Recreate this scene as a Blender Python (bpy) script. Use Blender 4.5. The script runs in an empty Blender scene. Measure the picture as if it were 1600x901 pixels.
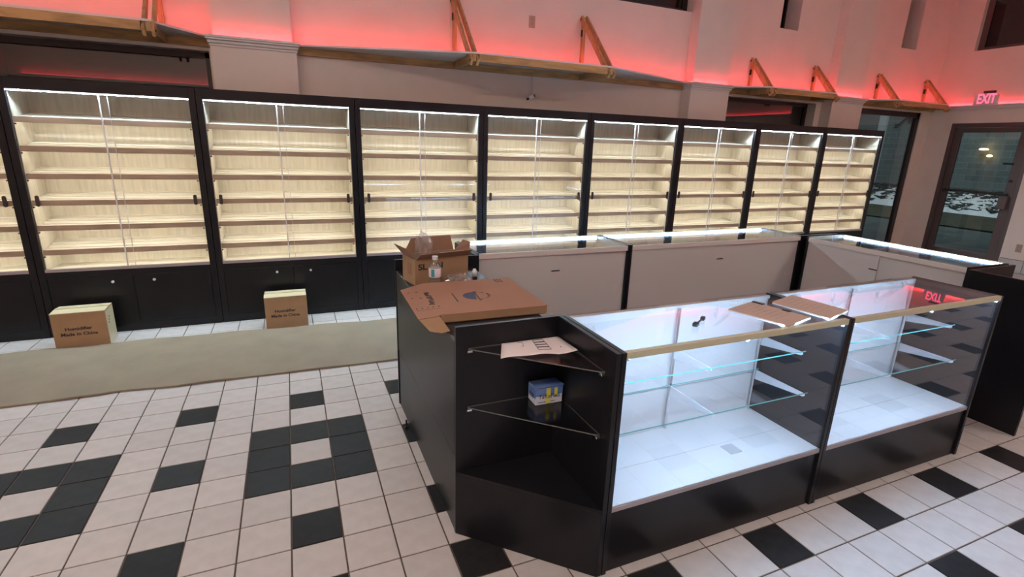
import bpy, bmesh, math, random
from mathutils import Vector, Matrix
random.seed(7)
S = bpy.context.scene
COL = S.collection

# ------------------------------------------------------------------ camera
CP = Vector((0.1132, -3.0136, 1.6675)); YAW, PIT, ROL, FPX = 0.4094, 0.2749, 0.0328, 799.41
fw = Vector((math.sin(YAW)*math.cos(PIT), math.cos(YAW)*math.cos(PIT), -math.sin(PIT)))
r0 = Vector((math.cos(YAW), -math.sin(YAW), 0)); u0 = r0.cross(fw)
RT = r0*math.cos(ROL)+u0*math.sin(ROL); UP = u0*math.cos(ROL)-r0*math.sin(ROL)
cam = bpy.data.objects.new('camera', bpy.data.cameras.new('camera')); COL.objects.link(cam)
cam.matrix_world = Matrix(((RT.x, UP.x, -fw.x, CP.x), (RT.y, UP.y, -fw.y, CP.y), (RT.z, UP.z, -fw.z, CP.z), (0, 0, 0, 1)))
cam.data.sensor_width = 36; cam.data.lens = FPX*36/1600; cam.data.clip_start = .05; cam.data.clip_end = 200
S.camera = cam
def pix(p):
    d = Vector(p)-CP; z = d.dot(fw)
    if z < .05: return None
    return (800+FPX*d.dot(RT)/z, 450.5-FPX*d.dot(UP)/z)

# ------------------------------------------------------------------ world, exposure
W = bpy.data.worlds.new('world'); S.world = W; W.use_nodes = True
W.node_tree.nodes['Background'].inputs[0].default_value = (.55, .68, .80, 1)
W.node_tree.nodes['Background'].inputs[1].default_value = .035
S.view_settings.view_transform = 'Standard'; S.view_settings.look = 'None'
S.view_settings.exposure = 1.6; S.view_settings.gamma = 1.0; S.view_settings.use_curve_mapping = False
S.cycles.transparent_max_bounces = 24; S.cycles.max_bounces = 10; S.cycles.diffuse_bounces = 4
S.cycles.glossy_bounces = 4; S.cycles.caustics_reflective = False; S.cycles.caustics_refractive = False
S.cycles.sample_clamp_indirect = 4.0
AMBIENT = 10.0      # strength of the added fill panels
LED_W, LED_TOP, LED_CASE, LED_R = 8.6, 165.0, 50.0, 14.0

# ------------------------------------------------------------------ materials
M = {}
def nodes(name):
    m = bpy.data.materials.new(name); m.use_nodes = True; M[name] = m
    nt = m.node_tree; return m, nt, nt.nodes, nt.links, nt.nodes['Principled BSDF']
def mat(name, col, rough=.5, metal=0, spec=.5, noise=0, nscale=8, bump=0, bscale=60, stretch=(1, 1, 1), col2=None, rand=0):
    m, nt, N, L, b = nodes(name)
    b.inputs['Roughness'].default_value = rough; b.inputs['Metallic'].default_value = metal
    b.inputs['Specular IOR Level'].default_value = spec
    b.inputs['Base Color'].default_value = (*col, 1)
    if noise or bump or rand or col2:
        tc = N.new('ShaderNodeTexCoord'); mp = N.new('ShaderNodeMapping'); mp.inputs['Scale'].default_value = stretch
        L.new(tc.outputs['Object'], mp.inputs['Vector'])
        n = N.new('ShaderNodeTexNoise'); n.inputs['Scale'].default_value = nscale; n.inputs['Detail'].default_value = 6
        L.new(mp.outputs[0], n.inputs['Vector'])
        mx = N.new('ShaderNodeMix'); mx.data_type = 'RGBA'
        c2 = col2 or tuple(max(0, c*(1-noise)) for c in col)
        mx.inputs[6].default_value = (*col, 1); mx.inputs[7].default_value = (*c2, 1)
        rp = N.new('ShaderNodeValToRGB'); rp.color_ramp.elements[0].position = .38; rp.color_ramp.elements[1].position = .68
        L.new(n.outputs['Fac'], rp.inputs[0]); L.new(rp.outputs[0], mx.inputs[0])
        out = mx.outputs[2]
        if rand:
            oi = N.new('ShaderNodeObjectInfo'); hs = N.new('ShaderNodeHueSaturation')
            mr = N.new('ShaderNodeMapRange'); mr.inputs[3].default_value = 1-rand; mr.inputs[4].default_value = 1+rand*.4
            L.new(oi.outputs['Random'], mr.inputs[0]); L.new(mr.outputs[0], hs.inputs['Value']); L.new(out, hs.inputs['Color']); out = hs.outputs[0]
        L.new(out, b.inputs['Base Color'])
        if bump:
            n2 = N.new('ShaderNodeTexNoise'); n2.inputs['Scale'].default_value = bscale; n2.inputs['Detail'].default_value = 4
            L.new(mp.outputs[0], n2.inputs['Vector'])
            bp = N.new('ShaderNodeBump'); bp.inputs['Strength'].default_value = bump; bp.inputs['Distance'].default_value = .004
            L.new(n2.outputs['Fac'], bp.inputs['Height']); L.new(bp.outputs[0], b.inputs['Normal'])
    return m
def emit(name, col, st):
    m, nt, N, L, b = nodes(name); N.remove(b)
    e = N.new('ShaderNodeEmission'); e.inputs[0].default_value = (*col, 1); e.inputs[1].default_value = st
    L.new(e.outputs[0], N['Material Output'].inputs[0]); return m
def glass(name, tint=(1, 1, 1), f0=.045, rough=0.0, body=0):
    """flat pane: lets light straight through and mirrors it by the Schlick curve"""
    m, nt, N, L, b = nodes(name); N.remove(b)
    t = N.new('ShaderNodeBsdfTransparent'); t.inputs[0].default_value = (*tint, 1)
    g = N.new('ShaderNodeBsdfGlossy'); g.inputs['Roughness'].default_value = rough
    lw = N.new('ShaderNodeLayerWeight'); lw.inputs[0].default_value = .5
    pw = N.new('ShaderNodeMath'); pw.operation = 'POWER'; pw.inputs[1].default_value = 5
    ma = N.new('ShaderNodeMath'); ma.operation = 'MULTIPLY_ADD'; ma.inputs[1].default_value = 1-f0; ma.inputs[2].default_value = f0
    mx = N.new('ShaderNodeMixShader')
    L.new(lw.outputs['Facing'], pw.inputs[0]); L.new(pw.outputs[0], ma.inputs[0]); L.new(ma.outputs[0], mx.inputs[0])
    src = t.outputs[0]
    if body:
        d = N.new('ShaderNodeBsdfDiffuse'); d.inputs[0].default_value = (.9, .9, .9, 1); m2 = N.new('ShaderNodeMixShader'); m2.inputs[0].default_value = body
        L.new(t.outputs[0], m2.inputs[1]); L.new(d.outputs[0], m2.inputs[2]); src = m2.outputs[0]
    L.new(src, mx.inputs[1]); L.new(g.outputs[0], mx.inputs[2]); L.new(mx.outputs[0], N['Material Output'].inputs[0])
    return m
mat('wall_paint', (.80, .71, .64), .7, noise=.05, nscale=3, bump=.08, bscale=120)
mat('trim_paint', (.72, .68, .65), .5)
mat('ceiling_paint', (.78, .75, .73), .8)
mat('grout', (.115, .085, .065), .9, noise=.3, nscale=30)
mat('tile_white', (.565, .545, .53), .45, spec=.2, noise=.10, nscale=14, bump=.05, bscale=40, rand=.07)
mat('tile_black', (.022, .022, .023), .45, spec=.12, noise=.3, nscale=20, bump=.05, bscale=40, rand=.15)
mat('black_melamine', (.011, .011, .014), .30, spec=.32, noise=.3, nscale=4, bump=.04, bscale=200)
mat('black_side', (.016, .016, .017), .38, noise=.2, nscale=4, bump=.04, bscale=200)
mat('black_edge', (.028, .028, .030), .45)
mat('wood_panel', (.72, .665, .55), .55, noise=.16, nscale=5, stretch=(9, 9, .7), bump=.03)
mat('wood_slat', (.80, .76, .65), .5, noise=.22, nscale=3, stretch=(1.2, 14, 14))
mat('wood_lip_shaded', (.50, .37, .26), .5, noise=.25, nscale=3, stretch=(1.6, 12, 12))  # same wood as the shelves, with the lip's shade put into the colour
mat('pine', (.58, .33, .13), .55, noise=.40, nscale=4, stretch=(1.4, 9, 9), bump=.08)
mat('pine_upright', (.60, .36, .16), .55, noise=.35, nscale=4, stretch=(9, 9, 1.4), bump=.08)
mat('white_laminate', (.60, .585, .58), .35)
mat('white_metal', (.72, .74, .78), .35)
mat('silver', (.70, .70, .72), .25, metal=1)
mat('chrome', (.80, .80, .82), .12, metal=1)
mat('champagne_rail', (.58, .60, .43), .4, metal=.1)
mat('grey_track', (.40, .37, .39), .4, metal=.3)
mat('handle_brown', (.045, .030, .028), .4)
mat('black_plastic', (.012, .012, .013), .4)
mat('cardboard', (.36, .225, .125), .85, noise=.12, nscale=8, bump=.06, bscale=90)
mat('cardboard_red', (.37, .195, .12), .85, noise=.08, nscale=6, bump=.05, bscale=90)
mat('cardboard_in', (.30, .165, .10), .85, noise=.1, nscale=8)
mat('cardboard_sheet', (.265, .222, .158), .8, noise=.13, nscale=5, bump=.15, bscale=25)
mat('cardboard_tan', (.40, .25, .14), .85, noise=.1, nscale=10)
mat('tape', (.62, .55, .36), .3)
mat('ink', (.03, .022, .03), .7)
mat('ink_blue', (.05, .055, .11), .7)
mat('paper', (.80, .72, .70), .8)
mat('paper_tan', (.56, .42, .34), .8, noise=.08, nscale=10)
mat('paper_white', (.85, .86, .88), .7)
mat('tissue_blue', (.06, .16, .45), .5, noise=.5, nscale=5, col2=(.30, .42, .70))
mat('tissue_pale', (.62, .68, .80), .5)
mat('tissue_yellow', (.68, .66, .10), .5)
mat('dark_frame', (.045, .036, .033), .4, metal=.3)
mat('bronze_frame', (.14, .105, .10), .42, metal=.35)
mat('outlet_beige', (.42, .31, .25), .45)
mat('iron', (.01, .01, .01), .5)
mat('cord', (.55, .50, .47), .6)
mat('label_blue', (.05, .30, .42), .5)
mat('label_white', (.75, .73, .74), .5)
mat('asphalt', (.10, .12, .12), .9, noise=.35, nscale=2)
mat('grass', (.075, .075, .045), .95, noise=.6, nscale=5, bump=.5, bscale=20)
mat('snow', (.80, .83, .86), .9, noise=.1, nscale=6)
mat('rock', (.06, .06, .055), .9, noise=.4, nscale=8)
mat('gutter_white', (.5, .52, .52), .6)
glass('glass_clear'); glass('glass_door', f0=.04); glass('glass_window', (.80, .84, .84), f0=.09)
glass('glass_dark', (.10, .09, .09), f0=.10); glass('plastic_clear', (.96, .96, .97), f0=.10, rough=.12, body=.10)
glass('bottle_plastic', (.93, .95, .96), f0=.10, rough=.05, body=.06); glass('lit_edge_white', (.9, .93, 1), f0=.06, rough=.2, body=.85)
mat('glass_edge', (.12, .42, .40), .15, spec=.8); mat('glass_edge_grey', (.10, .115, .115), .2, spec=.8)
emit('led_white', (.74, .95, 1.07), LED_TOP); emit('led_warm', (1.0, .97, .86), LED_W); emit('led_case', (.50, .80, 1.18), LED_CASE)
emit('led_red', (1.0, .045, .065), LED_R); emit('exit_red', (1.0, .09, .17), .85); emit('lamp_amber', (1.0, .62, .28), 3.0)
emit('fill_glow', (1.0, .865, .77), AMBIENT)
def brickmat():
    m, nt, N, L, b = nodes('brick_wall'); b.inputs['Roughness'].default_value = .9
    tc = N.new('ShaderNodeTexCoord'); mp = N.new('ShaderNodeMapping'); mp.inputs['Rotation'].default_value = (math.pi/2, 0, math.pi/2)
    br = N.new('ShaderNodeTexBrick'); br.inputs['Scale'].default_value = 1.0
    br.inputs['Color1'].default_value = (.16, .19, .19, 1); br.inputs['Color2'].default_value = (.12, .145, .145, 1); br.inputs['Mortar'].default_value = (.21, .24, .24, 1)
    br.inputs['Mortar Size'].default_value = .012; br.inputs['Brick Width'].default_value = .6; br.inputs['Row Height'].default_value = .22
    sx = N.new('ShaderNodeSeparateXYZ'); cx = N.new('ShaderNodeCombineXYZ')
    L.new(tc.outputs['Object'], sx.inputs[0]); L.new(sx.outputs['Y'], cx.inputs['X']); L.new(sx.outputs['Z'], cx.inputs['Y'])
    L.new(cx.outputs[0], br.inputs['Vector']); L.new(br.outputs['Color'], b.inputs['Base Color'])
brickmat()

# ------------------------------------------------------------------ mesh helpers
class MB:
    def __init__(s): s.v = []; s.f = []; s.m = []
    def add(s, vs, fs, mi=0):
        o = len(s.v); s.v += [tuple(v) for v in vs]; s.f += [tuple(i+o for i in f) for f in fs]; s.m += [mi]*len(fs); return s
    def box(s, a, b, mi=0):
        (x0, y0, z0), (x1, y1, z1) = [tuple(map(f, zip(a, b))) for f in (min, max)]
        return s.add([(x0,y0,z0),(x1,y0,z0),(x1,y1,z0),(x0,y1,z0),(x0,y0,z1),(x1,y0,z1),(x1,y1,z1),(x0,y1,z1)],
                     [(3,2,1,0),(4,5,6,7),(0,1,5,4),(1,2,6,5),(2,3,7,6),(3,0,4,7)], mi)
    def prism(s, pts, z0, z1, mi=0, ax='z'):
        n = len(pts)
        A = sum(pts[i][0]*pts[(i+1) % n][1]-pts[(i+1) % n][0]*pts[i][1] for i in range(n))
        if A < 0: pts = pts[::-1]
        f = {'z': lambda p, t: (p[0], p[1], t), 'x': lambda p, t: (t, p[0], p[1]), 'y': lambda p, t: (p[1], t, p[0])}[ax]
        vs = [f(p, z0) for p in pts]+[f(p, z1) for p in pts]
        return s.add(vs, [tuple(range(n-1, -1, -1)), tuple(range(n, 2*n))]+[(i, (i+1) % n, n+(i+1) % n, n+i) for i in range(n)], mi)
    def tube(s, p, q, r, n=10, r2=None, mi=0):
        p, q = Vector(p), Vector(q); d = (q-p).normalized(); a = d.orthogonal().normalized(); b = d.cross(a); r2 = r if r2 is None else r2
        vs = [p+(a*math.cos(t)+b*math.sin(t))*r for t in [2*math.pi*i/n for i in range(n)]]+[q+(a*math.cos(t)+b*math.sin(t))*r2 for t in [2*math.pi*i/n for i in range(n)]]
        return s.add(vs, [tuple(range(n-1, -1, -1)), tuple(range(n, 2*n))]+[(i, (i+1) % n, n+(i+1) % n, n+i) for i in range(n)], mi)
    def path(s, pts, r, n=8, mi=0):
        for a, b in zip(pts, pts[1:]): s.tube(a, b, r, n, mi=mi)
        return s
    def lathe(s, prof, n=20, mi=0):
        vs = [(r*math.cos(2*math.pi*i/n), r*math.sin(2*math.pi*i/n), z) for r, z in prof for i in range(n)]
        fs = [(k*n+i, k*n+(i+1) % n, (k+1)*n+(i+1) % n, (k+1)*n+i) for k in range(len(prof)-1) for i in range(n)]
        return s.add(vs, fs, mi)
    def quad(s, a, b, c, d, mi=0): return s.add([a, b, c, d], [(0, 1, 2, 3)], mi)
    def mesh(s, name, mats):
        me = bpy.data.meshes.new(name); me.from_pydata(s.v, [], s.f)
        for m in ([mats] if isinstance(mats, str) else mats): me.materials.append(M[m])
        me.polygons.foreach_set('material_index', s.m); me.update(); return me
    def build(s, name, mats, parent=None, smooth=False, bevel=0, loc=None):
        me = s.mesh(name, mats)
        if smooth: me.polygons.foreach_set('use_smooth', [True]*len(me.polygons))
        return link(name, me, parent, bevel, loc)
def link(name, me, parent=None, bevel=0, loc=None, rot=None):
    o = bpy.data.objects.new(name, me); COL.objects.link(o)
    if parent: o.parent = parent
    if loc: o.location = loc
    if rot: o.rotation_euler = rot
    if bevel:
        b = o.modifiers.new('bevel', 'BEVEL'); b.width = bevel; b.segments = 2; b.limit_method = 'ANGLE'
    return o
def tag(o, label, cat, group=None, kind=None):
    o['label'] = label; o['category'] = cat
    if group: o['group'] = group
    if kind: o['kind'] = kind
    return o
def empty(name, loc, label, cat, group=None, rz=0, kind=None):
    o = bpy.data.objects.new(name, None); COL.objects.link(o); o.location = loc; o.rotation_euler = (0, 0, rz); o.empty_display_size = .1
    return tag(o, label, cat, group, kind)
def copy_tree(o, parent=None):
    c = o.copy(); COL.objects.link(c)
    if parent: c.parent = parent
    for ch in o.children: copy_tree(ch, c)
    return c
def text(name, body, size, material, parent, loc, rot, extrude=.0004, align='CENTER', sx=1.0, bold=0):
    cu = bpy.data.curves.new(name, 'FONT'); cu.body = body; cu.size = size; cu.extrude = extrude; cu.align_x = align; cu.align_y = 'CENTER'; cu.offset = bold*size
    t = bpy.data.objects.new(name+'_curve', cu); COL.objects.link(t)
    dg = bpy.context.evaluated_depsgraph_get(); dg.update()
    me = bpy.data.meshes.new_from_object(t.evaluated_get(dg)); me.name = name; me.materials.clear(); me.materials.append(M[material])
    bpy.data.objects.remove(t); bpy.data.curves.remove(cu)
    o = link(name, me, parent, 0, loc, rot); o.scale = (sx, 1, 1); return o
def cells(name, us, zs, holes, w0, w1, axis, m, outer=None):
    """a wall made of the cells of a grid that are not holes; axis 'x' runs along X (depth in Y), axis 'y' along Y"""
    us, zs = sorted(us), sorted(zs); b = MB()
    for a, c in zip(us, us[1:]):
        for d, e in zip(zs, zs[1:]):
            um, zm = (a+c)/2, (d+e)/2
            if outer and not any(h[0] < um < h[1] and h[2] < zm < h[3] for h in outer[0]): b.box((a, outer[1], d), (c, outer[2], e))
            if any(h[0] < um < h[1] and h[2] < zm < h[3] for h in holes): continue
            if axis == 'x': b.box((a, w0, d), (c, w1, e))
            else: b.box((w0, a, d), (w1, c, e))
    o = b.build(name, m); return o

# ------------------------------------------------------------------ room shell
XL, XR, YF, YB, ZC, T = -5.0, 10.3, -5.6, 2.70, 4.4, 0.208
WT = .34
fl = MB().box((XL-.2, YF-.2, -.12), (XR+.34, YB+WT, -.004)).build('floor', 'grout')
tag(fl, 'pink-white and black square tile floor with brown grout', 'floor', kind='structure')
def tile_black(i, r):
    if r > 1: return False
    if r >= -4:
        c, d = (i+1) % 6, (-1-r) % 6     # ring columns -1,0,1 ; ring rows -1,-2,-3
        if c < 3 and d < 3: return not (c == 1 and d == 1)
        return (c == 1 and d == 4) or (c == 4 and d in (1, 4))
    return r % 2 == 1 and i % 3 == 0
def tile_mesh(name, m):
    g, h, c = T/2-.0033, 0.0, .0015
    b = MB(); z0 = -.006
    lo = [(-g,-g,z0),(g,-g,z0),(g,g,z0),(-g,g,z0)]; mid = [(x, y, h-c) for x, y, _ in lo]; k = (g-c)/g; hi = [(x*k, y*k, h) for x, y, _ in lo]
    b.add(lo+mid+hi, [(i, (i+1) % 4, 4+(i+1) % 4, 4+i) for i in range(4)]+[(4+i, 4+(i+1) % 4, 8+(i+1) % 4, 8+i) for i in range(4)]+[(8, 9, 10, 11)])
    return b, b.mesh(name, m)
tb_, TW = tile_mesh('tile', 'tile_white'); _, TB = tile_mesh('tile', 'tile_black')
rest = MB(); cand = []
for i in range(int(XL/T)-1, int(XR/T)+2):
    for r in range(int(YF/T)-1, int(YB/T)+1):
        x, y = (i+.5)*T, (r+.5)*T
        if not (XL-.1 < x < XR+.1 and YF-.1 < y < YB+.1): continue
        q = [pix((x+a*T/2, y+b*T/2, 0)) for a, b in ((-1,-1),(1,-1),(1,1),(-1,1))]
        area = 0
        if all(q) and any(0 < u[0] < 1600 and 0 < u[1] < 901 for u in q) and y < 2.15:
            area = abs(sum(q[k][0]*q[(k+1) % 4][1]-q[(k+1) % 4][0]*q[k][1] for k in range(4)))/2
            hid = (x > .72 and y > -1.70 and x < 3.5 and not (x+y < -.6)) or (x > .72 and y > -1.2) or (.86 < y < 1.55 and x < .8)
            if hid: area = 0
        cand.append((area, i, r, x, y))
cand.sort(reverse=True)
for k, (area, i, r, x, y) in enumerate(cand):
    bl = tile_black(i, r)
    if k < 300 and area > 20: link('tile', TB if bl else TW, fl, 0, (x, y, 0))
    else: rest.add([(v[0]+x, v[1]+y, v[2]) for v in tb_.v], tb_.f, 1 if bl else 0)
ro = rest.build('floor_tiling', ['tile_white', 'tile_black'], fl); ro['kind'] = 'stuff'

# window openings in the back wall: (x0, x1, z0, z1)
HB = [(-4.6, -.47, .55, 2.39), (5.72, 7.46, .55, 2.39), (8.42, 10.03, .08, 2.39), (.35, 4.97, 3.335, 4.25), (6.48, 6.83, 3.32, 4.25), (9.13, 9.50, 3.32, 4.25)]
us = sorted({XL-.2, XR+.34, *[h[0] for h in HB], *[h[1] for h in HB]}); zs = sorted({0, ZC, *[h[2] for h in HB], *[h[3] for h in HB]})
HO = [h if k != 2 else (8.42, 11.0, .08, 2.39) for k, h in enumerate(HB)]
wb = tag(cells('wall_back', us, zs, HB, YB, YB+.10, 'x', 'wall_paint', (HO, YB+.10, YB+WT)), 'off-white plaster wall behind the tall cabinets, glowing red above its shelves', 'wall', kind='structure')
HR = [(1.24, 2.35, 0, 2.225), (.95, 2.30, 3.32, 4.25)]
wr = tag(cells('wall_right', [YF, YB, .95, 1.24, 2.30, 2.35], [0, 2.225, 3.32, 4.25, ZC], HR, XR, XR+.2, 'y', 'wall_paint'), 'off-white plaster wall holding the glass exit door', 'wall', kind='structure')
tag(MB().box((XL-.2, YF, 0), (XL, YB, ZC)).build('wall_left', 'wall_paint'), 'off-white plaster side wall left of the cabinets', 'wall', kind='structure')
tag(MB().box((XL-.2, YF-.2, 0), (XR+.2, YF, ZC)).build('wall_front', 'wall_paint'), 'off-white plaster wall behind the viewer', 'wall', kind='structure')
tag(MB().box((XL-.2, YF-.2, ZC), (XR+.34, YB+WT, ZC+.1)).build('ceiling', 'ceiling_paint'), 'grey plaster ceiling of the shop', 'ceiling', kind='structure')
# pilasters with moulded caps
PIL = [(-.44, .262), (4.915, 5.56), (7.575, 8.255)]
for x0, x1 in PIL:
    p = MB().box((x0, 2.53, 0), (x1, YB, 2.435)).box((x0+.03, 2.545, 2.435), (x1-.03, YB, ZC)).build('pilaster', 'wall_paint', wb)
    c = MB()
    for d, z0, z1 in ((.012, 2.415, 2.437), (.03, 2.437, 2.462), (.055, 2.462, 2.478), (.065, 2.478, 2.498)): c.box((x0-d*.5, 2.53-d, z0), (x1+d*.5, YB, z1))
    c.build('cap', 'trim_paint', p, bevel=.004)
# red-lit ledges on the other walls
tag(MB().box((XR-.075, YF, 2.478), (XR, 2.50, 2.498)).box((XR-.04, YF, 2.44), (XR, 2.50, 2.478)).build('trim_1', 'trim_paint'), 'narrow painted ledge along the wall above the exit door', 'ledge', kind='structure')
tag(MB().box((XL, YF, 2.69), (XR-.08, YF+.1, 2.748)).build('trim_2', 'trim_paint'), 'narrow painted ledge on the wall behind the viewer', 'ledge', kind='structure')
# tiled base of the right wall: separate tiles
bb = MB().box((XR-.008, YF, 0), (XR, 1.23, .20)).build('baseboard_right', 'grout'); tag(bb, 'row of pale ceramic base tiles under the right wall', 'baseboard', kind='structure')
bt = MB().box((-.016, -.148, -.095), (0, .148, .095)).mesh('tile', 'tile_white')
for k in range(8): link('tile', bt, bb, .003, (XR-.008, 1.075-.302*k, .10))

def window(n, h, label, yg=YB+.17, fr=.05, m='dark_frame', gm='glass_dark', mull=()):
    x0, x1, z0, z1 = h
    w = MB()
    for a, b_ in (((x0, yg-.03, z0), (x0+fr, yg+.03, z1)), ((x1-fr, yg-.03, z0), (x1, yg+.03, z1)), ((x0, yg-.03, z1-fr), (x1, yg+.03, z1)), ((x0, yg-.03, z0), (x1, yg+.03, z0+fr))): w.box(a, b_)
    o = tag(w.build('window_%d' % n, m), label, 'window', kind='structure')
    edges = [x0+fr, *mull, x1-fr]
    for x in mull: MB().box((x-.025, yg-.03, z0+fr), (x+.025, yg+.03, z1-fr)).build('mullion', m, o)
    for a, c in zip(edges, edges[1:]): MB().box((a+.001, yg-.004, z0+fr), (c-.001, yg+.004, z1-fr)).build('pane', gm, o)
    return o
window(1, HB[0], 'dark window under the leftmost wall shelf, above the cabinets', mull=(-2.4,))
window(2, HB[1], 'dark window between two pilasters with a red streak reflected in it', fr=.04)
window(3, HB[2], 'tall window right of the last cabinet, looking onto snowy ground', gm='glass_window', fr=.08, yg=YB+.045)
window(4, HB[3], 'dark upper window at the top edge above the long shelf', fr=.06)
window(5, HB[4], 'narrow upper slot window left of the third pilaster', yg=YB+.27, fr=.02)
window(6, HB[5], 'narrow upper slot window above the rightmost shelf', yg=YB+.27, fr=.02)
w7 = MB().box((XR+.08, .95, 3.32), (XR+.14, 2.30, 3.37)).box((XR+.08, 2.22, 3.37), (XR+.14, 2.30, 4.25)).box((XR+.08, .95, 3.37), (XR+.14, 1.02, 4.25)).box((XR+.08, 1.02, 4.18), (XR+.14, 2.22, 4.25)).build('window_7', 'bronze_frame')
tag(w7, 'dark upper window in the right wall above the exit sign', 'window', kind='structure')
MB().box((XR+.10, 1.02, 3.37), (XR+.108, 2.22, 4.18)).build('pane', 'glass_dark', w7)
for k in range(4): MB().box((6.52, YB+.262, 3.36+.2*k), (6.81, YB+.266, 3.545+.2*k)).build('glass_block', 'glass_dark', bpy.data.objects['window_5'])

# exit door in the right wall
d = MB()
for a, c in ((2.29, 2.35), (1.24, 1.30)): d.box((XR+.0, a, 0), (XR+.10, c, 2.225))
d.box((XR, 1.30, 2.155), (XR+.10, 2.29, 2.225))
do = tag(d.build('door_1', 'bronze_frame', bevel=.004), 'bronze metal and glass exit door under the exit sign', 'door', kind='structure')
MB().box((XR+.02, 2.19, .01), (XR+.065, 2.285, 2.15)).build('stile', 'bronze_frame', do, bevel=.003)
MB().box((XR+.02, 1.305, .01), (XR+.065, 1.42, 2.15)).build('stile', 'bronze_frame', do, bevel=.003)
MB().box((XR+.02, 1.42, 2.08), (XR+.065, 2.19, 2.15)).build('top_rail', 'bronze_frame', do, bevel=.003)
MB().box((XR+.02, 1.42, .01), (XR+.065, 2.19, .20)).build('bottom_rail', 'bronze_frame', do, bevel=.003)
MB().box((XR+.035, 1.42, .20), (XR+.043, 2.19, 2.08)).build('pane', 'glass_window', do)
MB().box((XR-.035, 1.36, 1.145), (XR-.012, 2.24, 1.17)).box((XR-.03, 2.21, 1.13), (XR+.02, 2.24, 1.185)).build('push_bar', 'dark_frame', do)
MB().box((XR-.06, 1.33, .93), (XR+.02, 1.44, 1.13)).build('lock_box', 'bronze_frame', do, bevel=.006)
MB().tube((XR+.018, 1.375, 1.36), (XR-.004, 1.375, 1.36), .022, 14).build('lock_cylinder', 'dark_frame', do)
MB().box((XR-.02, 1.40, 1.60), (XR+.02, 1.52, 1.63)).build('latch', 'black_plastic', do)

# ------------------------------------------------------------------ outside
tag(MB().box((XR+.2, -8, -.3), (40, 30, -.10)).box((-8, YB+WT, -.3), (XR+.2, 30, -.10)).build('ground', 'asphalt'), 'dark wet pavement outside the door and window', 'pavement', kind='structure')
tag(MB().box((16.2, -4, -.10), (20.15, 26, -.06)).build('grass_strip', 'grass'), 'strip of dull winter grass seen through the door', 'grass', kind='stuff')
bank = MB(); n = 90
prof = [(20.3, -.10), (20.6, .10), (21.3, .32), (22.1, .46), (22.9, .46)]
for k in range(n+1):
    y = 1+k*.2
    for x, z in prof: bank.v.append((x+random.uniform(-.08, .08), y, z+random.uniform(-.04, .04)))
for k in range(n):
    for j in range(4): bank.f.append((k*5+j, k*5+j+1, k*5+j+6, k*5+j+5)); bank.m.append(0)
for k in range(1900):
    y = random.uniform(1.5, 18.5); t = random.random(); x = 20.5+2.2*t; z = .07+.5*min(1, t*1.15)
    a = random.uniform(0, 3.1); l = random.uniform(.06, .22); r = random.uniform(.02, .05)
    bank.tube((x, y-math.cos(a)*l, z-math.sin(a)*l*.2), (x-.05, y+math.cos(a)*l, z+math.sin(a)*l*.35), r, 5, r*.5, mi=1)
tag(bank.build('snow_bank', ['snow', 'rock']), 'bank of dark rubble dusted with snow outside', 'snow bank', kind='stuff')
bw = empty('brick_building', (23.15, 8, 0), 'grey brick building beyond the snow bank outside', 'building')
MB().box((0, -14, -.1), (1, 22, 7)).build('wall', 'brick_wall', bw)
MB().box((-.12, 3.45, .4), (0, 3.75, 6)).build('downspout', 'gutter_white', bw)
sc = MB(); pts = []
for k in range(30):
    t = k/29*3.3*math.pi; r = .16-.13*k/29; pts.append((-.1, 1.95-math.cos(t+.3)*r, 3.05+math.sin(t+.3)*r))
tail = [(-.1, 2.75, 2.80), (-.1, 2.68, 2.72), (-.1, 2.56, 2.74), (-.1, 2.35, 2.95), (-.1, 2.12, 3.18), (-.1, 1.9, 3.24)]
o = tag(sc.path(tail, .03).path(pts, .03).build('scroll_bracket', 'iron'), 'black wrought iron scroll bracket seen through the tall window', 'bracket'); o.location = (23.15, 9.175, 1.0); o.scale = (1, .7, .7)
for yy, zz, ry, lb in ((-.18, 2.02, .14, 'upper larger amber lamp on the brick building outside'), (-.37, 1.80, .09, 'lower smaller amber lamp on the brick building outside')):
    e = empty('wall_lamp', (23.15, 8+yy, zz), lb, 'lamp', 'amber lamps outside')
    MB().box((-.06, -.03, -.03), (0, .03, .03)).build('mount', 'iron', e)
    MB().lathe([(0, -.04), (ry*.8, -.03), (ry, .0), (ry*.7, .03), (0, .04)], 16).build('shade', 'lamp_amber', e, smooth=True).location = (-.06-ry, 0, 0)
st = bpy.data.objects.new('street_lamp_light', bpy.data.lights.new('street_lamp_light', 'AREA')); COL.objects.link(st)  # unseen area light added to brighten the ground and facade outside
st.data.energy = 240; st.data.size = 3; st.data.color = (.86, .97, 1); st.location = (16, 6, 9); st.rotation_euler = (0, math.radians(-35), 0)

# ------------------------------------------------------------------ unseen panels added under the ceiling as fill light
for k, (x, y) in enumerate([(-3.0, -2.8), (-.5, -3.3), (6.4, -3.6)]):
    e = empty('fill_panel', (x, y, ZC-.06), ['added fill light panel over the left of the shop', 'added fill light panel above the viewer', 'added fill light panel over the floor right of the counters'][k], 'light', 'added fill light panels')
    MB().box((-.65, -.35, 0), (.65, .35, .06)).build('fill_back', 'trim_paint', e)
    MB().box((-.6, -.3, -.012), (.6, .3, 0)).build('fill_face', 'fill_glow', e)

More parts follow.
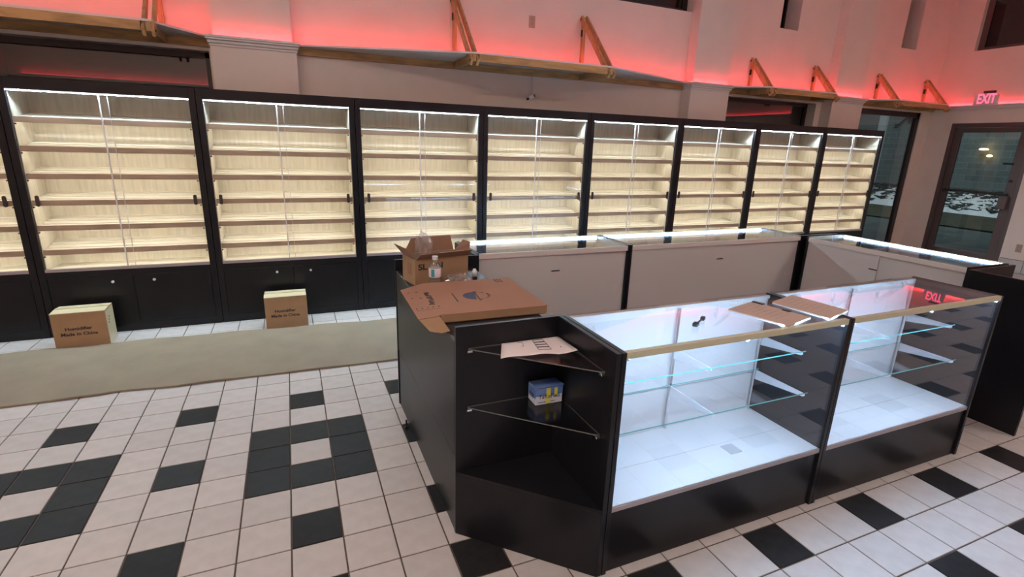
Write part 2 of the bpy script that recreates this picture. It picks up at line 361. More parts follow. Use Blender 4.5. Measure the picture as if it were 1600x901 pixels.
# ------------------------------------------------------------------ wall shelves with wooden brackets
def wall_shelf(label, x0, x1, front, brs, tip, ztop, rail=True, yend=2.60):
    e = empty('wall_shelf', (0, YB, 2.42), label, 'shelf', 'wooden shelves on brackets')
    oy, oz = YB, 2.42
    pts = [(x0, -.001), (x0, front[0]-oy)]+[(x, tip-oy) for x in brs]+[(x1, front[1]-oy), (x1, -.001)]
    MB().prism(pts, .066, .082).build('board', 'trim_paint', e)
    MB().box((x0, -.04, .0), (x1, -.001, .066)).build('ledger', 'pine', e)
    if rail: MB().box((brs[0]+.05, tip-oy, 0), (brs[1]-.05, tip-oy+.035, .066)).build('front_rail', 'pine', e)
    for x in brs:
        b = MB().box((x-.018, tip-oy+.01, -.001), (x+.018, -.04, .064)).box((x-.02, -.036, .083), (x+.02, -.001, ztop-oz)).build('bracket', 'pine_upright', e)
        t0, t1 = (-.018, ztop-oz-.03), (tip-oy+.022, -.002); dx, dz = t1[0]-t0[0], t1[1]-t0[1]; l = math.hypot(dx, dz); nx, nz = -dz/l*.042, dx/l*.042
        if nx > 0: nx, nz = -nx, -nz
        ex, ez = dx/l*.03, dz/l*.03
        poly = [(t0[0]-ex-nx*.5, t0[1]-ez-nz*.5), (t1[0]+ex-nx*.5, t1[1]+ez-nz*.5), (t1[0]+ex+nx, t1[1]+ez+nz), (t0[0]-ex+nx, t0[1]-ez+nz)]
        poly = [(min(p[0], -.002), p[1]) for p in poly]
        for sx in (-1, 1):
            MB().prism(poly, x+sx*.021, x+sx*.043, ax='x').build('brace', 'pine_upright', b)
            for t in (t0, t1): MB().tube((x+sx*.043, t[0]+nx*.3, t[1]+nz*.3), (x+sx*.049, t[0]+nx*.3, t[1]+nz*.3), .009, 10).build('bolt', 'iron', b)
        MB().box((x-.026, -.042, ztop-oz-.20), (x-.02, -.006, ztop-oz-.13)).build('wall_plate', 'iron', b)
    return e
wall_shelf('leftmost wooden bracket shelf over the dark window', -4.9, -.445, (2.1, 2.60), (-2.9, -.80), 2.08, 3.08)
wall_shelf('longest wooden bracket shelf, between the first two pilasters', .265, 4.91, (2.60, 2.60), (1.83, 3.38), 2.02, 3.09)
wall_shelf('short wooden bracket shelf over the window with the red streak', 5.565, 7.57, (2.58, 2.58), (6.06, 7.29), 2.27, 2.88)
wall_shelf('rightmost wooden bracket shelf, ending at the wall corner', 8.26, 10.29, (2.58, 2.50), (8.73, 9.95), 2.28, 2.885)
def strip(pts, label, z=2.504):
    b = MB()
    for (x0, y0), (x1, y1) in zip(pts, pts[1:]):
        d = math.hypot(x1-x0, y1-y0); nx, ny = -(y1-y0)/d*.006, (x1-x0)/d*.006
        b.prism([(x0+nx, y0+ny), (x1+nx, y1+ny), (x1-nx, y1-ny), (x0-nx, y0-ny)], z, z+.003)
    tag(b.build('red_light_strip', 'led_red'), label, 'light strip', 'red light strips')
strip([(-4.8, 2.44), (-.64, 2.44), (-.475, 2.63)], 'red light strip on the leftmost wall shelf')
strip([(-.455, 2.512), (.275, 2.512)], 'red light strip on the cap of the first pilaster', 2.499)
strip([(.30, 2.64), (.62, 2.56), (4.56, 2.56), (4.88, 2.64)], 'red light strip on the longest wall shelf')
strip([(4.895, 2.512), (5.575, 2.512)], 'red light strip on the cap of the second pilaster', 2.499)
strip([(5.60, 2.63), (5.76, 2.52), (7.43, 2.52), (7.54, 2.63)], 'red light strip on the short shelf beyond the second pilaster')
strip([(7.56, 2.512), (8.27, 2.512)], 'red light strip on the cap of the third pilaster', 2.499)
strip([(8.30, 2.63), (8.44, 2.52), (10.2, 2.52)], 'red light strip on the rightmost wall shelf')
strip([(XR-.022, -5.4), (XR-.022, 2.45)], 'red light strip on the ledge above the exit door', 2.499)
strip([(XL+.2, YF+.06), (XR-.2, YF+.06)], 'red light strip on the ledge behind the viewer', 2.749)

# ------------------------------------------------------------------ tall lit cabinets
CW, CH, CX0, CY = 1.2582, 2.027, -1.8081, 2.115
SHZ = [1.748, 1.535, 1.328, 1.122, .922, .725]; ZB, ZT, DEP = .555, 1.945, .40
def tall_cabinet():
    e = empty('display_cabinet', (0, 0, 0), 'x', 'cabinet', 'tall lit cabinets along the wall')
    w = CW; g = .0025
    MB().box((g, 0, 0), (.05, DEP, CH)).build('side_panel', 'black_melamine', e, bevel=.002)
    MB().box((w-.05, 0, 0), (w-g, DEP, CH)).build('side_panel', 'black_melamine', e, bevel=.002)
    MB().box((.05, 0, ZT), (w-.05, DEP, CH)).build('header', 'black_melamine', e, bevel=.002)
    MB().box((.05, .02, 0), (w-.05, DEP, ZB-.02)).box((.05, 0, ZB-.055), (w-.05, .02, ZB-.005)).box((.05, .004, 0), (w-.05, .02, .07)).build('base', 'black_melamine', e)
    for s in (0, 1):
        x0 = .053+s*(w/2-.052); x1 = x0+w/2-.055
        bd = MB().box((x0, .002, .072), (x1, .019, ZB-.058)).build('base_door', 'black_melamine', e, bevel=.0015)
        kx = x1-.14 if s == 0 else x0+.15
        MB().tube((kx, .002, ZB-.105), (kx, -.012, ZB-.105), .006, 10).tube((kx, -.012, ZB-.105), (kx, -.022, ZB-.105), .011, 12).build('knob', 'white_metal', bd)
    MB().box((.05, .06, ZB-.02), (w-.05, DEP, ZB)).build('floor_panel', 'wood_slat', e)
    MB().box((.05, .352, ZB), (w-.05, .372, ZT)).build('back_panel', 'wood_panel', e)
    MB().box((.05, .03, ZB), (.054, .352, ZT)).build('lining', 'wood_panel', e)
    MB().box((w-.054, .03, ZB), (w-.05, .352, ZT)).build('lining', 'wood_panel', e)
    MB().box((.05, .004, ZB-.005), (w-.05, .034, ZB+.020)).build('bottom_track', 'grey_track', e)
    # sloping slatted shelves
    lip = MB().box((.056, .036, -.039), (w-.056, .052, .003)).mesh('front_lip', 'wood_lip_shaded')
    tilt = .17
    sl = []
    for k in range(4):
        y0 = .053+k*.075; y1 = y0+.055; b = MB()
        z = lambda y: -.006+(y-.053)*tilt
        b.add([(.056, y0, z(y0)-.010), (w-.056, y0, z(y0)-.010), (w-.056, y1, z(y1)-.010), (.056, y1, z(y1)-.010), (.056, y0, z(y0)), (w-.056, y0, z(y0)), (w-.056, y1, z(y1)), (.056, y1, z(y1))],
              [(3,2,1,0),(4,5,6,7),(0,1,5,4),(1,2,6,5),(2,3,7,6),(3,0,4,7)])
        sl.append(b.mesh('slat', 'wood_slat'))
    brd = MB()
    for xx in (.06, w/2-.01, w-.08): brd.prism([(.053, -.030), (.345, -.030+.29*tilt), (.345, -.018+.29*tilt), (.053, -.018)], xx, xx+.02, ax='x')
    brd = brd.mesh('shelf', 'wood_slat')
    led = MB().box((.07, .053, -.026), (w-.07, .063, -.020)).mesh('light_strip', 'led_warm')
    for z in SHZ:
        s = link('shelf', brd, e, 0, (0, 0, z)); link('front_lip', lip, s)
        for m in sl: link('slat', m, s)
        link('light_strip', led, s)
        for xx in (.060, w-.064): MB().tube((xx, .04, z-.05), (xx, .028, z-.05), .006, 8).build('shelf_pin', 'black_plastic', e)
    q = MB().box((.052, .0005, ZT-.007), (w-.052, .0090, ZT-.0005)); q.m[0] = 1
    q.build('light_strip', ['white_metal', 'led_white'], e)
    MB().box((.052, .0091, ZT-.0125), (w-.052, .0098, ZT-.0005)).build('added_baffle', 'white_metal', e)  # added to hold the top strip's light out of the upper compartment
    for s in (0, 1):
        y = .022 if s == 0 else .010; x0 = .051 if s == 0 else w/2-.03; x1 = w/2+.03 if s == 0 else w-.051
        dr = MB().box((x0, y, ZB+.005), (x1, y+.005, ZT+.0)).build('glass_door', 'glass_door', e)
        xs = x1-.004 if s == 0 else x0
        MB().box((xs, y-.001, ZB+.006), (xs+.004 + (.006 if s else 0), y+.006, ZT-.002)).build('lit_edge', 'lit_edge_white', dr)  # whitened strip imitates the pane edge catching light from above
        hx = x0+.045 if s == 0 else x1-.045
        hp = [(hx+.013*math.cos(t), (.030 if math.sin(t) > 0 else -.030)+.013*math.sin(t)) for t in [2*math.pi*(i+.5)/16 for i in range(16)]]
        hb = MB(); nn = 16
        hb.add([(a, y-.009, 1.122+c) for a, c in hp]+[(a, y, 1.122+c) for a, c in hp], [tuple(range(nn)), tuple(range(2*nn-1, nn-1, -1))]+[(i, nn+i, nn+(i+1) % nn, (i+1) % nn) for i in range(nn)])
        hb.build('finger_pull', 'handle_brown', dr)
    return e
cab = tall_cabinet()
CL = ['tall black lit cabinet cut off by the left edge of the picture', 'tall black lit cabinet behind the left humidifier box, under the dark window',
      'tall black lit cabinet behind the right humidifier box', 'tall black lit cabinet right behind the open carton and water bottle',
      'tall black lit cabinet, fourth whole one from the left', 'tall black lit cabinet, fourth from the right end of the row',
      'tall black lit cabinet, third from the right end of the row', 'tall black lit cabinet, second from the right end of the row',
      'tall black lit cabinet at the right end of the row, beside the tall window']
for k, lb in enumerate(CL):
    c = cab if k == 0 else copy_tree(cab)
    c.location = (CX0+CW*(k-1), CY, 0); c['label'] = lb

# ------------------------------------------------------------------ glass showcases
H = .968
def showcase(label, w, dep, loc, rz, shield=False, shelves=True, deck=.312):
    e = empty('glass_showcase', loc, label, 'showcase', 'glass counters of the island', rz)
    t = .02
    for x in (0.001, w-t-.001): MB().box((x, 0, 0), (x+t, dep, H)).build('end_panel', 'black_melamine', e, bevel=.0015)
    MB().box((t, .012, 0), (w-t, dep-.012, deck-.020)).build('base', 'black_melamine', e, bevel=.002)
    ym = dep*.47
    MB().box((t, .006, deck-.018), (w-t, ym-.0008, deck)).build('deck_board', 'white_laminate', e)
    MB().box((t, ym+.0008, deck-.018), (w-t, dep-.006, deck)).build('deck_board', 'white_laminate', e)
    MB().box((t, .004, deck-.020), (w-t, .0115, deck-.002)).build('front_sill', 'grey_track', e)
    MB().box((t, 0, H-.024), (w-t, .006, H)).box((t, .006, H-.004), (w-t, .020, H)).build('front_rail', 'champagne_rail', e)
    MB().box((t, dep-.026, H-.042), (w-t, dep, H-.008)).build('rear_rail', 'trim_paint', e)
    MB().box((t, dep-.006, deck), (w-t, dep, deck+.012)).build('rear_track', 'trim_paint', e)
    if shield: MB().box((t, .0305, H-.0155), (w-t, .034, H-.0065)).build('tube_shield', 'dark_frame', e)
    MB().tube((t+.012, .021, H-.019), (w-t-.012, .021, H-.019), .008, 10).build('light_tube', 'led_case', e)
    for x in (t+.012, w/2, w-t-.020): MB().box((x, .006, H-.034), (x+.008, .030, H-.028)).build('tube_clip', 'white_metal', e)
    MB().box((t+.001, .007, deck), (w-t-.001, .012, H-.025)).build('front_glass', 'glass_clear', e)
    MB().box((t+.001, .0205, H-.006), (w-t-.001, dep-.001, H)).build('top_glass', 'glass_clear', e)
    for s in (0, 1):
        y = dep-.022 if s == 0 else dep-.014
        x0 = t+.002 if s == 0 else w/2-.02; x1 = w/2+.02 if s == 0 else w-t-.002
        dr = MB().box((x0, y, deck+.003), (x1, y+.006, H-.043)).build('sliding_door', 'white_laminate', e)
        fx = x0+.075 if s == 0 else x1-.075
        ring = MB(); n = 20
        for k in range(n):
            a, b = 2*math.pi*k/n, 2*math.pi*(k+1)/n
            ring.tube((fx+.024*math.cos(a), y+.006, .635+.024*math.sin(a)), (fx+.024*math.cos(b), y+.006, .635+.024*math.sin(b)), .0016, 5)
        ring.build('finger_pull', 'trim_paint', dr)
        if s == 1: MB().box((x0-.002, y+.006, .806), (x0+.062, y+.010, .813)).build('lock_bar', 'black_plastic', dr)
    if shelves:
        xs = [t+.012, w/2-.006, w-t-.024]
        for x in xs: MB().box((x, dep-.036, deck+.001), (x+.012, dep-.024, H-.02)).build('standard', 'silver', e)
        for z, d0 in ((.748, .165), (.552, .115)):
            for x in xs:
                MB().prism([(dep-.037, z-.055), (dep-.037, z-.003), (d0+.01, z-.003), (d0+.004, z-.012), (d0+.012, z-.020)], x+.004, x+.008, ax='x').build('bracket', 'white_metal', e)
            b = MB().box((t+.006, d0, z), (w-t-.006, dep-.040, z+.006))
            b.m[2] = 1; b.m[4] = 1
            b.build('glass_shelf', ['glass_clear', 'glass_edge'], e)
    return e
A1 = showcase('lit glass showcase nearest the viewer, with clipboard and black tool on top', 1.2195, .445, (1.147, -1.632, 0), 0, shield=True)
A2 = showcase('lit glass showcase mirroring the exit sign in its top', 1.2195, .445, (2.367, -1.632, 0), 0, shield=True)
B1 = showcase('glass counter with closed pale doors behind the flat carton', 1.2195, .445, (2.424, .556, 0), math.pi, shelves=False)
B2 = showcase('wide glass counter with closed pale doors, in the middle of the back row', 1.835, .445, (4.262, .556, 0), math.pi, shelves=False)
C1 = showcase('glass counter at the right with its light tube showing bright', 1.22, .47, (4.735, -1.150, 0), math.pi/2, shelves=False)

def corner_unit(label, loc, sx, sy, a=.478, b=.455, shelves=True):
    e = empty('corner_unit', loc, label, 'corner unit', 'triangular corner units of the island')
    def bx(p, q): return MB().box((p[0]*sx, p[1]*sy, p[2]), (q[0]*sx, q[1]*sy, q[2]))
    bx((0, 0, 0), (a, .02, H)).build('back_panel', 'black_melamine', e, bevel=.0015)
    bx((0, .021, 0), (.02, b, H)).build('side_panel', 'black_melamine', e, bevel=.0015)
    tri = lambda m: [((.021+m)*sx, (.021+m)*sy), ((a-m*2)*sx, (.021+m)*sy), ((.021+m)*sx, (b-m*2)*sy)]
    MB().prism(tri(0), 0, .30).build('base', 'black_melamine', e, bevel=.002)
    MB().prism(tri(.001), .3005, .315).build('deck', 'black_melamine', e)
    if shelves:
        for z in (.612, .872):
            pts = [(.023*sx, .023*sy), ((a-.05)*sx, .023*sy), ((a-.05)*sx, .032*sy), (.034*sx, (b-.06)*sy), (.023*sx, (b-.06)*sy)]
            g = MB().prism(pts, z, z+.005); g.m = [0, 0]+[1]*5
            g = g.build('glass_shelf', ['glass_clear', 'glass_edge_grey'], e)
            for px, py in ((a-.065, .0205), (.0205, b-.075)):
                if px > .1: bx((px, .0205, z-.010), (px+.022, .042, z-.0005)).build('clip', 'chrome', g, bevel=.002)
                else: bx((.0205, py, z-.010), (.042, py+.022, z-.0005)).build('clip', 'chrome', g, bevel=.002)
    return e
corner_unit('black corner unit with glass shelves holding the sheet and the blue box', (1.145, -1.176, 0), -1, -1)
corner_unit('black corner unit behind the open carton and the water bottle', (1.203, .051, 0), -1, 1, .540, .48)
corner_unit('black corner unit at the right edge of the picture', (4.176, -1.176, 0), 1, -1, .54, .47)
corner_unit('black corner unit behind the meeting point of the back and right counters', (4.266, .112, 0), 1, 1, .46, .44, shelves=False)
# register stand
RX0, RX1, RY0, RY1, RZ = .667, 1.143, -1.174, .048, .902
e = empty('register_stand', (0, 0, 0), 'low black register stand carrying the cardboard boxes', 'counter')
MB().box((RX0+.018, RY0, 0), (RX1, RY1, RZ-.02)).build('body', 'black_side', e)
MB().box((RX0, RY0, .385), (RX0+.017, RY1-.002, RZ)).build('side_panel', 'black_side', e, bevel=.002)
MB().box((RX0+.002, RY0, .0), (RX0+.017, RY1, .380)).build('kick_panel', 'black_side', e, bevel=.002)
MB().box((RX0+.018, RY0, RZ-.0195), (RX1, RY1, RZ)).build('top', 'black_side', e, bevel=.001)
tag(MB().tube((.645, -.262, 0), (.645, -.262, .012), .012, 10).tube((.645, -.262, .012), (.645, -.262, .055), .006, 8).build('levelling_foot', 'black_plastic'), 'small black levelling foot on the floor beside the register stand', 'foot')

# ------------------------------------------------------------------ things
# cardboard sheet on the floor
def sheet():
    nx, ny = 60, 16; b = MB(); th = .012
    x0, x1 = -3.6, 1.35
    def yl(x): return .785-.03*max(0, x+.4)+(.03*math.exp(-((x+.95)/.12)**2))+(.02 if x < -1.02 else 0)
    def yh(x): return 1.77-.05*max(0, x+.7)
    for top in (1, 0):
        for i in range(nx+1):
            x = x0+(x1-x0)*i/nx
            for j in range(ny+1):
                t = j/ny; y = yl(x)+(yh(x)-yl(x))*t
                z = .003+.035*math.sin(t*math.pi)**1.0*(.8+.25*math.sin(x*2.3))+.010*t+.004*math.sin(x*9+t*5)
                b.v.append((x, y, max(.002, z)+(th if top else 0)))
    k = (nx+1)*(ny+1); idx = lambda i, j, o=0: o+i*(ny+1)+j
    for i in range(nx):
        for j in range(ny):
            b.f.append((idx(i, j), idx(i+1, j), idx(i+1, j+1), idx(i, j+1))); b.f.append((idx(i, j, k), idx(i, j+1, k), idx(i+1, j+1, k), idx(i+1, j, k)))
        for j in (0, ny):
            q = (idx(i, j), idx(i, j, k), idx(i+1, j, k), idx(i+1, j)); b.f.append(q if j == 0 else q[::-1])
    for i in (0, nx):
        for j in range(ny):
            q = (idx(i, j), idx(i, j+1), idx(i, j+1, k), idx(i, j, k)); b.f.append(q if i == 0 else q[::-1])
    b.m = [0]*len(b.f)
    return b.build('cardboard_sheet', 'cardboard_sheet', smooth=False)
tag(sheet(), 'long tan cardboard sheet lying on the floor before the cabinets', 'cardboard')

def hum_box(label, x0, y0, rz, dep):
    e = empty('humidifier_box', (x0, y0, 0), label, 'box', 'humidifier boxes', rz)
    w, h = .348, .292
    MB().box((0, 0, 0), (w, dep, h)).build('body', 'cardboard_tan', e, bevel=.003)
    MB().add([(0, .0, h+.0005), (w, .0, h+.0005), (w, dep*.49, h+.006), (0, dep*.49, h+.006), (0, 0, h+.004), (w, 0, h+.004), (w, dep*.49, h+.0095), (0, dep*.49, h+.0095)],
             [(3,2,1,0),(4,5,6,7),(0,1,5,4),(1,2,6,5),(2,3,7,6),(3,0,4,7)]).build('flap', 'tape', e)
    MB().add([(.004, dep*.5, h+.0005), (w, dep*.5, h+.0005), (w, dep, h+.0005), (.004, dep, h+.0005), (.004, dep*.5, h+.014), (w, dep*.5, h+.014), (w, dep, h+.004), (.004, dep, h+.004)],
             [(3,2,1,0),(4,5,6,7),(0,1,5,4),(1,2,6,5),(2,3,7,6),(3,0,4,7)]).build('flap', 'tape', e)
    MB().box((w, .01, .0), (w+.001, dep-.01, h-.01)).build('tape', 'tape', e)
    text('lettering', 'Humidifier', .036, 'ink', e, (w*.47, -.0012, h*.56), (math.pi/2, 0, 0), sx=1.12, bold=.025)
    text('lettering', 'Made in China', .036, 'ink', e, (w*.47, -.0012, h*.41), (math.pi/2, 0, 0), sx=1.12, bold=.025)
    for k in range(3): MB().box((w+.001, .05+.012*k, .17+.022*k), (w+.0014, .062+.012*k, .186+.022*k)).build('print_mark', 'ink', e)
    return e
hum_box('humidifier carton on the floor left of the other one, seen with its right side', -1.672, 1.785, .02, .215)
hum_box('humidifier carton on the floor right of the other one, nearer the counter', -.180, 1.785, .01, .215)

# open carton with lettering, on the register stand
e = empty('open_carton', (.702, -.325, RZ), 'open brown carton with raised flaps on the register stand', 'box', rz=.20)
w, dd, h, t = .33, .17, .145, .004
bx_ = MB().box((0, 0, 0), (w, dd, t)).box((0, 0, t), (w, t, h)).box((0, dd-t, t), (w, dd, h)).box((0, t, t), (t, dd-t, h)).box((w-t, t, t), (w, dd-t, h))
bx_.build('body', 'cardboard', e)
def flap(a, b, c, d, name='flap', m='cardboard_in', th=.003, par=e):
    a, b, c, d = map(Vector, (a, b, c, d)); n = (b-a).cross(c-a).normalized()*th
    return MB().add([a, b, c, d, a+n, b+n, c+n, d+n], [(3,2,1,0),(4,5,6,7),(0,1,5,4),(1,2,6,5),(2,3,7,6),(3,0,4,7)]).build(name, m, par)
f1 = flap((.005, -.001, h+.001), (w-.005, -.001, h+.001), (w+.01, -.035, h+.036), (.02, -.035, h+.036))
flap((.13, -.0383, h+.036), (.28, -.0383, h+.036), (.28, -.026, h+.024), (.13, -.026, h+.024), 'shipping_label', 'label_white', .001, f1)
flap((.005, dd, h+.001), (w-.005, dd, h+.001), (w-.02, dd+.015, h+.085), (.06, dd+.015, h+.085))
flap((0, .01, h+.001), (0, dd-.01, h+.001), (-.05, dd-.005, h+.065), (-.05, .005, h+.065))
flap((w, .01, h+.001), (w, dd-.01, h+.001), (w+.05, dd-.02, h+.06), (w+.035, .03, h+.066))
text('lettering', 'SL', .045, 'ink', e, (.018, -.001, h-.045), (math.pi/2, 0, 0), align='LEFT', sx=1.25, bold=.03)
text('lettering', 'N', .045, 'ink', e, (.126, -.001, h-.045), (math.pi/2, 0, 0), align='LEFT', sx=1.25, bold=.03)
MB().box((-.0012, .045, .05), (0, .10, .12)).build('handle_print', 'cardboard_in', e)
def crumple(name, m, loc, rad, seed, sub=3, amp=.22):
    rnd = random.Random(seed); bm = bmesh.new(); bmesh.ops.create_icosphere(bm, subdivisions=sub, radius=1)
    for v in bm.verts: v.co *= 1+rnd.uniform(-amp, amp)
    for v in bm.verts: v.co = Vector((v.co.x*rad[0], v.co.y*rad[1], v.co.z*rad[2]))
    mz = min(v.co.z for v in bm.verts)
    for v in bm.verts: v.co.z -= mz
    me = bpy.data.meshes.new(name); bm.to_mesh(me); bm.free(); me.materials.append(M[m])
    return link(name, me, None, 0, loc)
tag(crumple('plastic_bag', 'plastic_clear', (.775, -.22, RZ+.03), (.05, .055, .115), 3), 'crumpled clear plastic bag sticking out of the open carton', 'bag')
tag(crumple('plastic_wrap', 'plastic_clear', (.935, -.37, RZ), (.075, .05, .030), 9), 'crumpled clear wrapper lying behind the flat carton', 'wrapper')
ws = empty('glue_bottle', (1.055, -.29, RZ), 'small white bottle with black base behind the flat carton', 'bottle')
MB().lathe([(0, .0), (.016, .0), (.016, .022), (0, .022)], 14).build('base', 'black_plastic', ws)
MB().lathe([(0, .022), (.013, .022), (.014, .05), (.008, .066), (0, .068)], 14).build('body', 'paper_white', ws, smooth=True)
# water bottle
e = empty('water_bottle', (.80, -.375, RZ), 'small clear water bottle with white cap before the open carton', 'bottle')
MB().lathe([(0, .0), (.028, 0), (.033, .006), (.033, .045), (.030, .052), (.033, .058), (.033, .112), (.031, .122), (.014, .146), (.0125, .150), (.0125, .153), (0, .153)], 24).build('body', 'bottle_plastic', e, smooth=True)
lb = MB().lathe([(.0335, .060), (.0340, .061), (.0340, .108), (.0335, .109)], 24).build('label', 'label_white', e, smooth=True)
MB().add([(.0345*math.cos(a), .0345*math.sin(a), z) for z in (.064, .106) for a in [math.radians(x) for x in (218, 226, 234, 242, 250)]], [(i, i+1, i+6, i+5) for i in range(4)]).build('label_stripe', 'label_blue', lb)
MB().lathe([(0, .1535), (.0155, .1535), (.0155, .171), (.0145, .173), (0, .173)], 20).build('cap', 'label_white', e)
# flat carton with a printed lid
zt = .945
e = empty('flat_carton', (.93, -.70, RZ), 'flat brown mailing carton with printed lid on the register stand', 'box', rz=-.03)
MB().box((-.25, -.265, 0), (.255, .255, .039)).build('tray', 'cardboard', e, bevel=.002)
lid = MB().prism([(-.255, -.27), (.26, -.27), (.26, .26), (-.22, .26), (-.355, .16), (-.355, -.30), (-.27, -.285)], .0395, .0425).build('lid', 'cardboard_red', e)
MB().box((-.25, -.2695, .006), (.258, -.2655, .0393)).build('front_wall', 'cardboard', e)
ear = MB(); n = 9
pf = [(-.352, -.30, .0392), (-.258, -.283, .0392), (-.236, -.372, .004), (-.275, -.385, .002), (-.320, -.360, .006)]
ear.add([(x, y, z) for x, y, z in pf]+[(x, y+.004, z) for x, y, z in pf], [(4, 3, 2, 1, 0), (5, 6, 7, 8, 9)]+[(i, (i+1) % 5, 5+(i+1) % 5, 5+i) for i in range(5)])
ear.build('ear_flap', 'cardboard', e)
zl = .0428
hc = MB(); cx, cy, R = -.02, -.03, .062
hc.prism([(cx+R*math.cos(a), cy+R*math.sin(a)) for a in [math.radians(80+k*12) for k in range(16)]], zl, zl+.0004).build('half_disc_print', 'ink_blue', lid)
MB().prism([(cx+.010, cy+.078), (cx+.016, cy+.078), (cx+.006, cy-.08), (cx, cy-.08)], zl, zl+.0004).build('print_line', 'ink', lid)
MB().prism([(-.125, .035), (-.119, .035), (-.125, -.105), (-.131, -.105)], zl, zl+.0004).build('print_line', 'ink', lid)
for k, ch in enumerate('G.A.MODEL.S'):
    a = math.radians(78-k*16); text('print_letter', ch, .019, 'ink', lid, (cx+.006+R*math.cos(a), cy+R*math.sin(a), zl), (0, 0, a-math.pi/2))
text('lettering', 'Mark\'UPPTaking', .038, 'ink', lid, (-.245, -.015, zl), (0, 0, -math.pi/2-.03), sx=.82, bold=.02)
for q in ((-.325, .10), (-.285, .105), (-.325, 0), (-.285, .0)): text('print_mark', 'x', .022, 'ink', lid, (q[0], q[1], zl), (0, 0, .5))
for k in range(5): text('print_mark', 'PSFPS'[k], .016, 'ink', lid, (-.335+.026*k, -.165+.004*k, zl), (0, 0, 0))
for k in range(11): MB().box((-.337+.011*k, -.190+.0012*k, zl), (-.331+.011*k, -.187+.0012*k, zl+.0004)).build('print_dot', 'ink', lid)
for k in range(3): MB().box((.165+.016*k, .18, zl), (.172+.016*k, .24, zl+.0004)).build('print_line', 'ink', lid)

# drawing sheet on the upper glass shelf, blue tissue box on the lower
pv = [(.905, -1.205), (1.118, -1.205), (1.11, -1.375), (.828, -1.325)]
pp = MB(); n = 12; zp = .8785
P0, P1, P2, P3 = [Vector((x, y, 0)) for x, y in ((.800, -1.345), (1.108, -1.395), (1.122, -1.20), (.862, -1.200))]
for i in range(n+1):
    for j in range(n+1):
        u, v = i/n, j/n; p = (P0*(1-u)+P1*u)*(1-v)+(P3*(1-u)+P2*u)*v
        pp.v.append((p.x, p.y, zp+.010*abs(math.sin(u*3.1+.2))*(1-v)*.9+.012*max(0, u-.75)*4*(1-v)+.002*math.sin(u*14)*(1-v)))
for i in range(n):
    for j in range(n): k = i*(n+1)+j; pp.f.append((k, k+n+1, k+n+2, k+1)); pp.m.append(0)
po = tag(pp.build('drawing_sheet', 'paper', smooth=True), 'pinkish sheet with a sketched layout on the upper glass shelf', 'paper')
so = po.modifiers.new('thick', 'SOLIDIFY'); so.thickness = .0008
sk = MB()
def on(u, v):
    p = (P0*(1-u)+P1*u)*(1-v)+(P3*(1-u)+P2*u)*v
    return (p.x, p.y, zp+.010*abs(math.sin(u*3.1+.2))*(1-v)*.9+.012*max(0, u-.75)*4*(1-v)+.002*math.sin(u*14)*(1-v)+.0014)
for k in range(4):
    v0 = .92-.17*k; u0_ = .52+.0*k; q = [on(u0_, v0), on(u0_+.18, v0), on(u0_+.18, v0-.14), on(u0_, v0-.14), on(u0_, v0)]
    sk.path(q, .0009, 4)
sk.path([on(.26, .9), on(.34, .9), on(.34, .6), on(.30, .6)], .0007, 4)
sk.path([on(.85, .35), on(.86, .35)], .0018, 4)
sk.build('sketch_lines', 'ink', po)['kind'] = 'stuff'
e = empty('tissue_box', (.985, -1.290, .6172), 'blue and white box with yellow tape on the lower glass shelf', 'box', rz=-.02)
MB().box((0, 0, 0), (.124, .075, .072)).build('body', 'tissue_pale', e, bevel=.002)
MB().box((-.0006, -.0006, .040), (.1246, .0, .0725)).box((-.0008, 0, .03), (0, .0755, .0725)).build('blue_band', 'tissue_blue', e)
MB().add([(0, .0, .073), (.124, 0, .073), (.124, .076, .074), (0, .076, .074), (.004, -.004, .080), (.128, -.004, .083), (.124, .076, .077), (0, .076, .077)],
         [(3,2,1,0),(4,5,6,7),(0,1,5,4),(1,2,6,5),(2,3,7,6),(3,0,4,7)]).build('lid', 'tissue_blue', e)
for x0 in (.048, .086): MB().box((x0, -.0014, .004 if x0 < .06 else .034), (x0+.020 if x0 < .06 else x0+.014, -.0004, .072)).build('tape', 'tissue_yellow', e)
text('lettering', 'TaKeFixS', .026, 'ink', e, (.062, -.0018, .036), (math.pi/2, 0, .0), .0002)
text('lettering', '888', .030, 'ink', e, (-.0014, .040, .034), (math.pi/2, 0, -math.pi/2), .0002)
for k in range(9): MB().box((.014+.0085*k, -.0012, .010), (.019+.0085*k, -.0004, .014)).build('print_dot', 'ink', e)

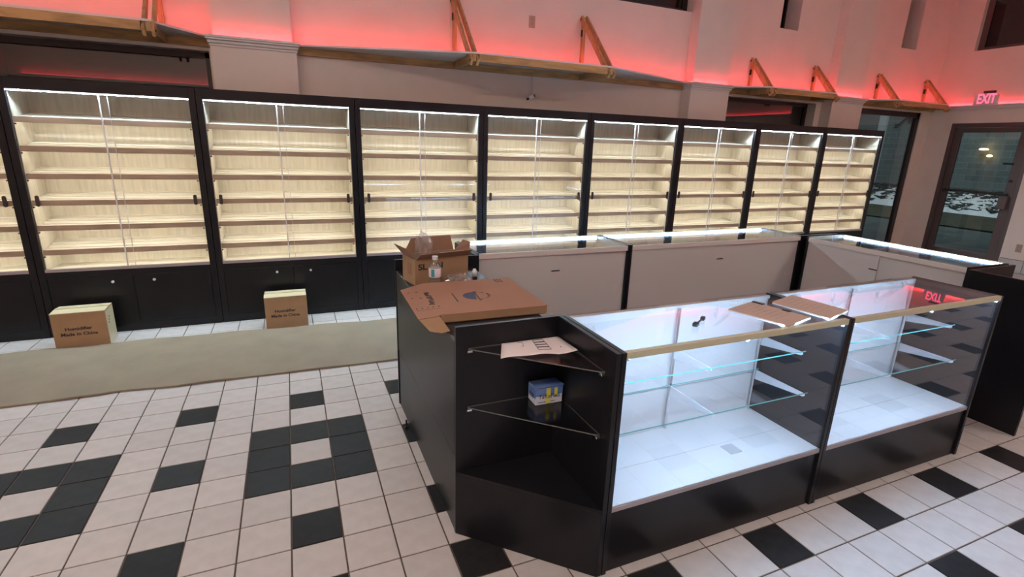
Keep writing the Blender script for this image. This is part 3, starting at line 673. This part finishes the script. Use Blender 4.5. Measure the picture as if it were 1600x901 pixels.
# clipboards and tool on the front showcases
def clipboard(label, c, u, v, clips):
    """c: near-left corner, u: long side, v: short side (metres, on the glass)"""
    e = empty('clipboard', (c[0], c[1], H+.0006), label, 'clipboard', 'clipboards on the glass')
    U, V = Vector((*u, 0)), Vector((*v, 0)); z = Vector((0, 0, 1))
    def slab(z0, z1, m, name, k=0, par=e):
        a = U*k+V*k; b = U*(1-k)+V*k; cc = U*(1-k)+V*(1-k); d_ = U*k+V*(1-k)
        return MB().add([a+z*z0, b+z*z0, cc+z*z0, d_+z*z0, a+z*z1, b+z*z1, cc+z*z1, d_+z*z1], [(3,2,1,0),(4,5,6,7),(0,1,5,4),(1,2,6,5),(2,3,7,6),(3,0,4,7)]).build(name, m, par)
    slab(0, .004, 'paper_white', 'board'); pad = slab(.0045, .009, 'paper_tan', 'top_sheet', .002)
    wr_ = MB(); rnd = random.Random(len(label))
    for k in range(7):
        s = .12+.1*k; x = .2
        while x < .8:
            l = rnd.uniform(.04, .12); a = U*s+V*x; b = U*(s+.008)+V*min(.85, x+l); wr_.tube(a+z*.0091, b+z*.0091, .00028, 4); x += l+.03
    wr_.build('writing', 'ink', pad)['kind'] = 'stuff'
    for s, l in clips:
        a = U*s+V*1.0; b = U*(s+l)+V*1.0
        MB().add([a-V*.06+z*.0, b-V*.06, b+V*.03, a+V*.03, a-V*.06+z*.014, b-V*.06+z*.014, b+V*.03+z*.014, a+V*.03+z*.014], [(3,2,1,0),(4,5,6,7),(0,1,5,4),(1,2,6,5),(2,3,7,6),(3,0,4,7)]).build('clip', 'black_plastic', e)
clipboard('tan-topped clipboard with two black clips on the nearest showcase', (1.905, -1.365), (.065, -.262), (.205, .055), ((.02, .2), (.55, .13)))
clipboard('tan-topped clipboard without clips lying across both front showcases', (2.205, -1.345), (.035, -.27), (.205, .06), ())
t_ = empty('hook_tool', (1.595, -1.492, H+.0006), 'short black-ended rod lying on the glass top nearest the viewer', 'tool', rz=.54)
MB().box((0, -.011, 0), (.030, .011, .016)).build('grip', 'black_plastic', t_, bevel=.004)
MB().tube((.028, 0, .008), (.105, 0, .008), .004, 8).build('rod', 'handle_brown', t_)
MB().box((.102, -.009, 0), (.126, .009, .016)).build('grip', 'black_plastic', t_, bevel=.004)
tag(MB().box((1.90, -1.515, .3125), (1.97, -1.445, .3155)).build('clear_packet', 'plastic_clear'), 'small clear plastic packet on the white deck of the nearest showcase', 'packet').rotation_euler = (0, 0, 0)

# exit sign
e = empty('exit_sign', (XR-.06, 1.935, 2.499), 'red-lit EXIT sign standing on the ledge above the door', 'sign')
hw, hh = .152, .165
MB().prism([(-hw-.012, 0), (hw+.012, 0), (hw+.005, hh*.85), (hw-.02, hh), (-hw+.02, hh), (-hw-.005, hh*.85)], -.006, .006, ax='x').build('plate', 'trim_paint', e)
MB().box((-.012, -.10, hh), (.012, .055, hh+.035)).build('top_bracket', 'handle_brown', e)
text('lettering', 'EXIT', .20, 'exit_red', e, (-.0075, 0, hh*.47), (math.pi/2, 0, -math.pi/2), .001, sx=.60, bold=.02)
# outlets
def outlet(label, loc, rz):
    e = empty('wall_outlet', loc, label, 'outlet', 'power outlets', rz)
    pl = MB().box((-.038, -.006, -.062), (.038, 0, .062)).build('plate', 'outlet_beige', e, bevel=.003)
    for s in (-.022, .022):
        rc = MB().box((-.017, -.0075, s-.016), (.017, -.0061, s+.016)).build('socket', 'outlet_beige', e)
        MB().box((-.009, -.0082, s), (-.006, -.0076, s+.010)).box((.006, -.0082, s), (.009, -.0082+.0006, s+.010)).box((-.003, -.0082, s-.011), (.003, -.0076, s-.006)).build('slot', 'iron', rc)
outlet('beige power outlet on the back wall above the longest shelf', (2.728, YB, 2.98), 0)
outlet('beige power outlet low on the right wall beside the door', (XR, 1.037, .376), -math.pi/2)
# small camera hanging by its cord
e = empty('wall_camera', (2.735, YB, 2.19), 'small white camera on the back wall with a hanging cord', 'camera')
MB().tube((-.03, 0, -.02), (-.012, -.045, -.008), .012, 10).build('mount', 'black_plastic', e)
MB().tube((-.02, -.04, -.01), (.022, -.075, .016), .022, 14).build('body', 'paper_white', e)
MB().tube((.0222, -.0752, .0162), (.026, -.0785, .0186), .019, 14).build('lens', 'black_plastic', e)
MB().path([(-.005, -.05, .02), (.025, -.03, .10), (.022, -.02, .16), (.018, -.012, .229)], .0025, 6).build('cord', 'cord', e)
